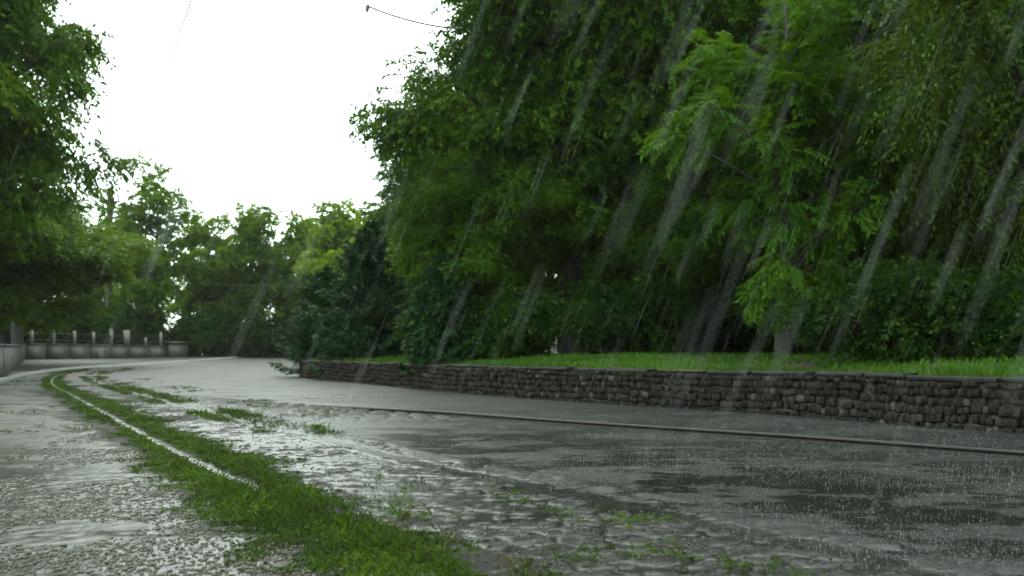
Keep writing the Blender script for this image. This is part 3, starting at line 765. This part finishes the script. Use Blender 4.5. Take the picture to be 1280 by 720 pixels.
GRITM = simple('wet_grit', (.010, .010, .009), (.035, .034, .030), rough=.35, scale=30)
def blades(P, hgt, wid, rs, lean=.5):
    n = len(P); th = rs.rand(n) * 6.283; ln = rs.uniform(.1, 1, n) * lean
    D = unit(np.stack([np.cos(th) * ln, np.sin(th) * ln, np.ones(n)], 1)); S = np.stack([-np.sin(th), np.cos(th), np.zeros(n)], 1)
    V = np.zeros((n, 4, 3)); V[:, 0] = P - S * (wid / 2)[:, None]; V[:, 1] = P + S * (wid / 2)[:, None]
    mid = P + D * (hgt * .6)[:, None]; tip = P + D * hgt[:, None]; tip[:, :2] += D[:, :2] * (hgt * .5)[:, None]; tip[:, 2] -= hgt * .12
    V[:, 2] = mid + S * (wid * .35)[:, None]; V[:, 3] = tip
    return V.reshape(-1, 3), np.arange(4 * n).reshape(n, 4)

rs = np.random.RandomState(5)
n = 62000
i = rs.randint(10, int(44 / .25) + 60, n).clip(0, wn - 1); off = .28 + 3.8 * rs.rand(n) ** 1.5
P = WALL[i] + nwl[i] * off[:, None] + rs.uniform(-.15, .15, (n, 2))
keepm = (fbm(P[:, 0] * .9, P[:, 1] * .9, 83) > .33 + .20 * (off < .55)) & (P[:, 1] > 6)
P = P[keepm]; off = off[keepm]; n = len(P)
PZ = bank_z(off) + zg(P[:, 1]) - .03
V, q = blades(np.column_stack([P, PZ]), rs.uniform(.07, .20, n) * (.6 + .8 * fbm(P[:, 0] * 1.3, P[:, 1] * 1.3, 85)), rs.uniform(.010, .02, n), rs)
tint = np.clip(.5 + .8 * (fbm(P[:, 0] * .6, P[:, 1] * .6, 87) - .5) + rs.normal(0, .15, n), 0, 1)
tag(mesh_np('grass', V, q, GRASS, None, False, {'tint': np.repeat(tint, 4)}), 'bright green grass growing on the bank above the stone wall', 'grass', kind='stuff')

def road_z(X, Y):
    z, dry, d1, d2 = ground_detail(X, Y); return zg(Y) + z * smooth(40, 25, Y) + .004
# weeds beside rail 1 (two strips) and tufts along rail 2 and the near foreground
def strip_points(poly, n, lo, hi, ymin, ymax, rs, power=1.0):
    ok = np.where((poly[:, 1] > ymin) & (poly[:, 1] < ymax))[0]
    nn, tt = normals2(poly)
    # more plants nearer
    w = 1 / np.maximum(poly[ok, 1], 4) ** 1.5; w /= w.sum()
    i = rs.choice(ok, n, p=w)
    o = lo + (hi - lo) * rs.rand(n)
    return poly[i] + nn[i] * o[:, None] + tt[i] * rs.uniform(-.2, .2, n)[:, None], o
P1, o1 = strip_points(R1, 46000, -1.1, 1.3, 3.6, 60, rs)
Y = P1[:, 1]
patch = fbm(P1[:, 0] * .9, P1[:, 1] * .7, 91, 3); fine = fbm(P1[:, 0] * 3.5, P1[:, 1] * 3.5, 92, 3)
lw = np.interp(Y, [5, 8, 12, 20], [.66, .50, .28, .34]) + .5 * (patch - .5)
rw_ = np.interp(Y, [4.6, 5.2, 6.2, 7.6, 9, 12, 20, 30], [.14, .22, .34, .52, .56, .60, .50, .36]) + .7 * (patch - .5)
openness = smooth(7.0, 8.4, Y)                       # close by the rail disappears under weeds
u = np.where(o1 < 0, -o1 / np.maximum(lw, .05), o1 / np.maximum(rw_, .05))      # 0 at the rail, 1 at the ragged edge
rail_clear = np.where(o1 < 0, smooth(.05, .13, -o1 - .06 * (fine - .5)), smooth(.04, .14, o1 - .08 * (fine - .5))) * openness + (1 - openness)
prob = .8 * smooth(1.3, .4, u + 1.5 * (fine - .5)) * rail_clear * np.maximum(smooth(.28, .5, fine * .5 + patch * .5 + .05), .8 * smooth(7.5, 6.2, Y))
m = rs.rand(len(Y)) < prob
core = (smooth(1.1, .3, u) * (1 - .6 * openness * np.exp(-(o1 / .3) ** 2)))[m]
P1 = P1[m]
nF = 5200
PF = np.column_stack([rs.uniform(-1.3, 1.5, nF), rs.uniform(4.3, 9.0, nF)])
d1f, _ = sdist(PF[:, 0], PF[:, 1], R1); d2f, _ = sdist(PF[:, 0], PF[:, 1], R2)
pf = fbm(PF[:, 0] * 2.6, PF[:, 1] * 2.6, 95, 3)
mF = (d1f > .25) & (d2f < .1) & (rs.rand(nF) < smooth(.45, .72, pf) * np.interp(PF[:, 1], [4.5, 6, 9], [.75, .4, .12]))
PF = PF[mF]
P2, o2 = strip_points(R2, 7000, -.4, .6, 13, 60, rs)
p2 = .6 * fbm(P2[:, 0] * .8, P2[:, 1] * .6, 97, 3) + .4 * fbm(P2[:, 0] * 4, P2[:, 1] * 4, 98, 2)
m2 = (np.abs(o2) > .10) & (rs.rand(len(o2)) < smooth(.46, .66, p2 - .12 * np.abs(o2)))
P2 = P2[m2]
nT = 9000
PT = np.column_stack([rs.uniform(-17, -3, nT), rs.uniform(10, 44, nT)])
pt = fbm(PT[:, 0] * .9, PT[:, 1] * .5, 101, 4); d1t, _ = sdist(PT[:, 0], PT[:, 1], R1); d2t, _ = sdist(PT[:, 0], PT[:, 1], R2)
mT = (rs.rand(nT) < smooth(.56, .74, pt)) & (((d2t < 2.2) & (d1t > .3) & (PT[:, 1] > 13)) | ((d1t < -.4) & (d1t > -2.4) & (pt > .66)))
PT = PT[mT]
# verge between the bend of rail 1 and the kerb: mossy
nM = 3000
PM = np.column_stack([rs.uniform(-26, -15, nM), rs.uniform(32, 60, nM)]); dk, _ = sdist(PM[:, 0], PM[:, 1], KERBL); d1m, _ = sdist(PM[:, 0], PM[:, 1], R1)
PM = PM[(dk > .05) & (d1m < .2) & (rs.rand(nM) < smooth(.45, .65, fbm(PM[:, 0] * .5, PM[:, 1] * .5, 104, 3)))]
C_ = np.concatenate([P1, PF, P2, PT, PM]); n = len(C_)
hgt = np.concatenate([.014 + .070 * core * rs.uniform(.35, 1.15, len(P1)), rs.uniform(.012, .06, len(PF)), rs.uniform(.03, .075, len(P2)), rs.uniform(.015, .045, len(PT)), rs.uniform(.01, .03, len(PM))])
grow = np.interp(C_[:, 1], [4, 8, 15, 45], [.85, 1, 1.35, 2.0])
hgt = hgt * np.interp(C_[:, 1], [4, 5.5, 8, 12, 40], [.55, .75, 1, 1.05, 1.4])
K = 26
spread = (.35 * hgt + rs.uniform(.012, .045, n)) * grow
stem = rs.randint(0, 6, (n, K)); a0 = rs.rand(n, 6) * 6.283; az = np.take_along_axis(a0, stem, 1)
t = rs.rand(n, K) ** .7
hs_ = hgt[:, None] * (.55 + .45 * np.take_along_axis(rs.rand(n, 6), stem, 1))
PX = C_[:, 0, None] + np.cos(az) * spread[:, None] * t; PY = C_[:, 1, None] + np.sin(az) * spread[:, None] * t
zb = road_z(C_[:, 0], C_[:, 1])
PZ = zb[:, None] + hs_ * (t - .25 * t * t) + .002
N_ = n * K
la = (az + rs.normal(0, .9, (n, K))).ravel()
D = unit(np.stack([np.cos(la), np.sin(la), rs.uniform(-.25, .75, N_)], 1)); NN = unit(np.array([0, 0, 1.0]) + rs.normal(0, .7, (N_, 3)))
sz = rs.uniform(.007, .020, N_) * np.repeat(rs.uniform(.65, 1.3, n) * grow, K) * np.where(rs.rand(N_) < .3, 1.5, 1)
pl_t = .30 + .9 * (fbm(C_[:, 0] * 1.5, C_[:, 1] * 1.5, 103) - .5) + rs.normal(0, .20, n)
tint = np.clip(np.repeat(pl_t, K) + .25 * (t.ravel() - .5) + rs.normal(0, .10, N_), 0, 1)
V1, q1, t1 = leaf_quads(np.stack([PX.ravel(), PY.ravel(), PZ.ravel()], 1), D, NN, sz, sz * np.repeat(rs.uniform(.28, .6, n), K), tint, .15)
nb = int(n * 1.6); bi = rs.randint(0, n, nb)
bp = C_[bi] + rs.normal(0, .03, (nb, 2)) * grow[bi][:, None]
V2, q2_ = blades(np.column_stack([bp, road_z(bp[:, 0], bp[:, 1])]), (hgt[bi] + .012) * rs.uniform(.6, 1.7, nb), rs.uniform(.0025, .005, nb) * grow[bi], rs, .6)
tag(mesh_np('weeds', np.concatenate([V1, V2]), np.concatenate([q1, q2_ + len(V1)]), WEED, None, False, {'tint': np.concatenate([t1, np.repeat(np.clip(pl_t[bi] + .1, 0, 1), 4)])}),
    'low green weeds and clover growing along the tram rail', 'weeds', kind='stuff')
print('weeds', n)
# dry straw stalks
DRYG = grass_mat('dry_stalks', (.03, .026, .009), (.06, .05, .018), (.11, .09, .035))
nS = 900; S1, so = strip_points(R1, nS, -.3, .8, 3.8, 12, rs)
ms = (fbm(S1[:, 0] * 1.8, S1[:, 1] * 1.8, 111, 2) > .56); S1 = S1[ms]
V, q = blades(np.column_stack([S1, road_z(S1[:, 0], S1[:, 1])]), rs.uniform(.03, .10, len(S1)), rs.uniform(.0015, .003, len(S1)), rs, .7)
tag(mesh_np('dry_stalks', V, q, DRYG, None, False, {'tint': np.repeat(rs.rand(len(S1)), 4)}), 'brown dry stalks among the weeds of the foreground', 'dry grass', kind='stuff')

# wet debris on the pavement: small clods and fallen catkins
def clods(P, r, rs, zoff=0):
    bm = bmesh.new(); bmesh.ops.create_icosphere(bm, subdivisions=1, radius=1); T = np.array([v.co[:] for v in bm.verts]); f = np.array([[v.index for v in x.verts] for x in bm.faces]); bm.free()
    n = len(P); k = len(T); th = rs.rand(n) * 6.283
    sx = r * rs.uniform(.7, 1.6, n); sy = r * rs.uniform(.6, 1.1, n); sz = r * rs.uniform(.35, .75, n)
    V = T[None] * (1 + .35 * (rs.rand(n, k, 1) - .5)) * np.stack([sx, sy, sz], 1)[:, None]
    c, s = np.cos(th)[:, None], np.sin(th)[:, None]
    V = np.stack([V[..., 0] * c - V[..., 1] * s, V[..., 0] * s + V[..., 1] * c, V[..., 2]], -1) + P[:, None]
    return V.reshape(-1, 3), (f[None] + (np.arange(n) * k)[:, None, None]).reshape(-1, 3)
nD = 80000
PD = np.column_stack([rs.uniform(-6.5, .6, nD), 3.9 + 12 * rs.rand(nD) ** 1.7])
d1d, _ = sdist(PD[:, 0], PD[:, 1], R1)
dens = fbm(PD[:, 0] * 1.2, PD[:, 1] * 1.0, 121, 4)
lim = .43 + .16 * smooth(6.0, 9, PD[:, 1]) - .12 * smooth(1.6, .3, -d1d) * smooth(7.5, 5.5, PD[:, 1])
mD = (d1d < -.05) & (dens > lim) & (d1d > -4.6)
PD = PD[mD]
r = rs.uniform(.003, .0135, len(PD)) * (.8 + .5 * rs.rand(len(PD)))
V, q = clods(np.column_stack([PD, road_z(PD[:, 0], PD[:, 1]) + r * .2]), r, rs)
tag(mesh_np('debris', V, q, DEBRIS, None, True), 'olive brown clods and fallen catkins scattered on the wet pavement', 'debris', kind='stuff')
# grit: coarse crumbs standing out of the water on the track bed, finer ones over the asphalt
nD = 200000; PD = np.column_stack([rs.uniform(-9, 6, nD), 4.4 + 20 * rs.rand(nD) ** 1.8])
zD, dryD, d1d, d2d = ground_detail(PD[:, 0], PD[:, 1]); dwd, _ = sdist(PD[:, 0], PD[:, 1], WALL)
cl_ = fbm(PD[:, 0] * 1.6, PD[:, 1] * 1.6, 131, 4)
pr = np.where(d2d < .5, .08 + .75 * dryD * smooth(.38, .6, cl_), .42 * smooth(.42, .62, cl_) + .18 * smooth(.5, .1, np.abs(d2d - .7)))
k = (d1d > .1) & (dwd < -.15) & (rs.rand(nD) < pr)
PD = PD[k]; d2k = d2d[k]
r = np.where(d2k < .5, rs.uniform(.003, .0105, len(PD)), rs.uniform(.002, .0065, len(PD))) * np.interp(PD[:, 1], [4, 9, 20], [.9, 1.1, 1.9])
V, q = clods(np.column_stack([PD, road_z(PD[:, 0], PD[:, 1]) + r * .15]), r, rs)
tag(mesh_np('grit', V, q, GRITM, None, True), 'dark grit and broken stone scattered over the wet track bed and asphalt', 'grit', kind='stuff')
for (px, py, rr, lab) in ((608, 586, .045, 'dark clod of mud lying on the asphalt right of the buried rail'), (699, 591, .022, 'small dark stone lying on the open asphalt')):
    x, y = at(px, py); P = np.array([[0, 0, rr * .2]]); V, q = clods(P, np.array([rr]), rs)
    o = mesh_np('mud_clod' if rr > .03 else 'stone', V, q, DEBRIS, None, True); o.location = (x, y, .005); tag(o, lab, 'clod' if rr > .03 else 'stone')

# ------------------------------------------------------------------ rain and splashes
def rain_mat(name, c, clear):
    m, nt, out = mat(name); L = nt.links.new
    p = N(nt, 'ShaderNodeBsdfPrincipled', Roughness=.2); p.inputs['Base Color'].default_value = c
    t = N(nt, 'ShaderNodeBsdfTranslucent'); t.inputs['Color'].default_value = c
    ms = N(nt, 'ShaderNodeMixShader'); ms.inputs[0].default_value = .5
    L(p.outputs[0], ms.inputs[1]); L(t.outputs[0], ms.inputs[2])
    tr = N(nt, 'ShaderNodeBsdfTransparent'); m2 = N(nt, 'ShaderNodeMixShader'); m2.inputs[0].default_value = clear
    L(ms.outputs[0], m2.inputs[1]); L(tr.outputs[0], m2.inputs[2]); L(m2.outputs[0], out.inputs[0])
    return m
RAIN = rain_mat('rain_water', (.62, .66, .64, 1), .95)
SPLASH = rain_mat('splash_water', (.34, .37, .355, 1), .0)
def drops(P, ln, wd, rs, tilt):
    n = len(P)
    D = unit(np.array(tilt)[None] + rs.normal(0, .025, (n, 3)))
    a = unit(np.cross(D, np.array([0, 1.0, 0]))); b = np.cross(D, a)
    ts = np.array([0, .25, .7, 1.0]); rr = np.array([.15, .9, 1, .1]); ang = np.arange(3) * 2.0944
    V = P[:, None, None] + D[:, None, None] * (ln[:, None] * ts[None])[:, :, None, None] + (wd[:, None] * rr[None] * .5)[:, :, None, None] * (np.cos(ang)[None, None, :, None] * a[:, None, None] + np.sin(ang)[None, None, :, None] * b[:, None, None])
    base = []
    for i in range(3):
        for j in range(3): base.append([i * 3 + j, i * 3 + (j + 1) % 3, (i + 1) * 3 + (j + 1) % 3, (i + 1) * 3 + j])
    return V.reshape(-1, 3), (np.array(base)[None] + (np.arange(n) * 12)[:, None, None]).reshape(-1, 4)
TILT = (-.40, 0, -1)
Vs, Qs = [], []; nv = 0
def rain_layer(n, y0, y1, l0, l1, w0, w1, bias):
    global nv
    Y = rs.uniform(y0 ** 2, y1 ** 2, n) ** .5
    X = Y * (-.55 + 1.15 * rs.rand(n) ** bias); Zr_ = H_EYE + Y * (-.24 + .66 * rs.rand(n))
    k = (Zr_ > .25) & ((Zr_ > H_EYE + .0 * Y) | (rs.rand(n) < .10)) & (fbm(X / Y * 5 + Y, Zr_ / Y * 2.5 + Y * 3.7, 141, 2) > .40)
    P = np.column_stack([X, Y, Zr_])[k]; m = len(P)
    V, q = drops(P, rs.uniform(l0, l1, m), rs.uniform(w0, w1, m), rs, TILT); Vs.append(V); Qs.append(q + nv); nv += len(V)
rain_layer(250, 1.0, 2.3, .09, .24, .0020, .0046, .5)
rain_layer(210, 2.4, 6.0, .15, .45, .0012, .0028, .55)
rain_layer(1100, 6.0, 14.0, .2, .6, .0016, .0032, .6)
tag(mesh_np('rain', np.concatenate(Vs), np.concatenate(Qs), RAIN, None, True), 'slanting streaks of heavy rain falling across the street', 'rain', kind='stuff')
nS = 78000
PS = np.column_stack([rs.uniform(-5, 8, nS), 5 + 13 * rs.rand(nS) ** 1.2]); d2s, _ = sdist(PS[:, 0], PS[:, 1], R2); dws, _ = sdist(PS[:, 0], PS[:, 1], WALL)
PS = PS[(d2s > 0) & (dws < -.1) & (fbm(PS[:, 0] * .6, PS[:, 1] * .6, 151, 3) + .05 * PS[:, 0] / 4 > .36 + .25 * rs.rand(len(PS)))]
nsp = len(PS); big_ = rs.rand(nsp) > .93
V, q = drops(np.column_stack([PS, road_z(PS[:, 0], PS[:, 1]) - .001 + rs.rand(nsp) ** 6 * .03]), rs.uniform(.004, .012, nsp) * (1 + 1.2 * big_), rs.uniform(.0012, .0035, nsp) * (1 + .8 * big_), rs, (0, 0, 1))
tag(mesh_np('splashes', V, q, SPLASH, None, True), 'tiny rain splashes bouncing off the asphalt', 'splash', kind='stuff')

# ------------------------------------------------------------------ sky, light, air, camera
SUN_EL, SUN_AZ = math.radians(52), math.radians(-25)      # azimuth from +Y towards +X
w = bpy.data.worlds.new('World'); C.world = w; w.use_nodes = True
nt = w.node_tree; nt.nodes.clear(); L = nt.links.new
out = nt.nodes.new('ShaderNodeOutputWorld'); bg = nt.nodes.new('ShaderNodeBackground'); bg.inputs['Strength'].default_value = .10
sky = nt.nodes.new('ShaderNodeTexSky'); sky.sky_type = 'NISHITA'; sky.sun_disc = False
sky.sun_elevation = SUN_EL; sky.sun_rotation = SUN_AZ; sky.dust_density = 5.0; sky.air_density = 1.5
hs = nt.nodes.new('ShaderNodeHueSaturation'); hs.inputs['Saturation'].default_value = .10; L(sky.outputs[0], hs.inputs['Color'])
tc = nt.nodes.new('ShaderNodeTexCoord'); sx = nt.nodes.new('ShaderNodeSeparateXYZ'); L(tc.outputs['Generated'], sx.inputs[0])
mr = nt.nodes.new('ShaderNodeMapRange'); mr.inputs[1].default_value = 0; mr.inputs[2].default_value = 1; mr.inputs[3].default_value = 36; mr.inputs[4].default_value = 40; L(sx.outputs['Z'], mr.inputs[0])
cl = nt.nodes.new('ShaderNodeMix'); cl.data_type = 'RGBA'; cl.blend_type = 'MULTIPLY'; cl.inputs[0].default_value = 1; cl.inputs[6].default_value = (.85, 1.0, .925, 1)
cmb = nt.nodes.new('ShaderNodeCombineXYZ')
for k in range(3): L(mr.outputs[0], cmb.inputs[k])
L(cmb.outputs[0], cl.inputs[7])
mx = nt.nodes.new('ShaderNodeMix'); mx.data_type = 'RGBA'; mx.inputs[0].default_value = .8
L(hs.outputs[0], mx.inputs[6]); L(cl.outputs[2], mx.inputs[7]); L(mx.outputs[2], bg.inputs['Color']); L(bg.outputs[0], out.inputs[0])
sun = bpy.data.lights.new('sun', 'SUN'); sun.energy = 1.4; sun.angle = math.radians(25); sun.color = (1, .93, .78)
so_ = bpy.data.objects.new('sun', sun); COL.objects.link(so_)
sd = Vector((math.sin(SUN_AZ) * math.cos(SUN_EL), math.cos(SUN_AZ) * math.cos(SUN_EL), math.sin(SUN_EL)))
so_.rotation_euler = sd.to_track_quat('Z', 'Y').to_euler()

a = Acc(); a.box(-140, 140, -12, 240, -1.6, 46)
m, nt, out = mat('rain_haze'); pv = nt.nodes.new('ShaderNodeVolumePrincipled'); pv.inputs['Density'].default_value = .00013; pv.inputs['Color'].default_value = (.93, 1.0, .97, 1); pv.inputs['Anisotropy'].default_value = .3
nt.links.new(pv.outputs[0], out.inputs['Volume'])
tag(a.build('haze', m), 'thin grey rain haze hanging over the whole street', 'haze', kind='stuff')
cam = bpy.data.cameras.new('camera'); co = bpy.data.objects.new('camera', cam); COL.objects.link(co)
cam.sensor_width = 36; cam.lens = F / 1280 * 36; cam.shift_y = (HZ - 360) / 1280
co.location = (0, 0, H_EYE); co.rotation_euler = (math.radians(90), 0, 0); cam.clip_end = 3000; cam.clip_start = .05
cam.dof.use_dof = True; cam.dof.focus_distance = 9.5; cam.dof.aperture_fstop = 2.0
C.camera = co
C.render.engine = 'CYCLES'
cy = C.cycles
cy.max_bounces = 6; cy.diffuse_bounces = 3; cy.glossy_bounces = 3; cy.transmission_bounces = 3; cy.transparent_max_bounces = 8; cy.volume_bounces = 0
cy.sample_clamp_indirect = 4; cy.use_denoising = True; cy.denoiser = 'OPENIMAGEDENOISE'
vs = C.view_settings; vs.view_transform = 'Standard'; vs.look = 'None'; vs.exposure = 0; vs.gamma = 1
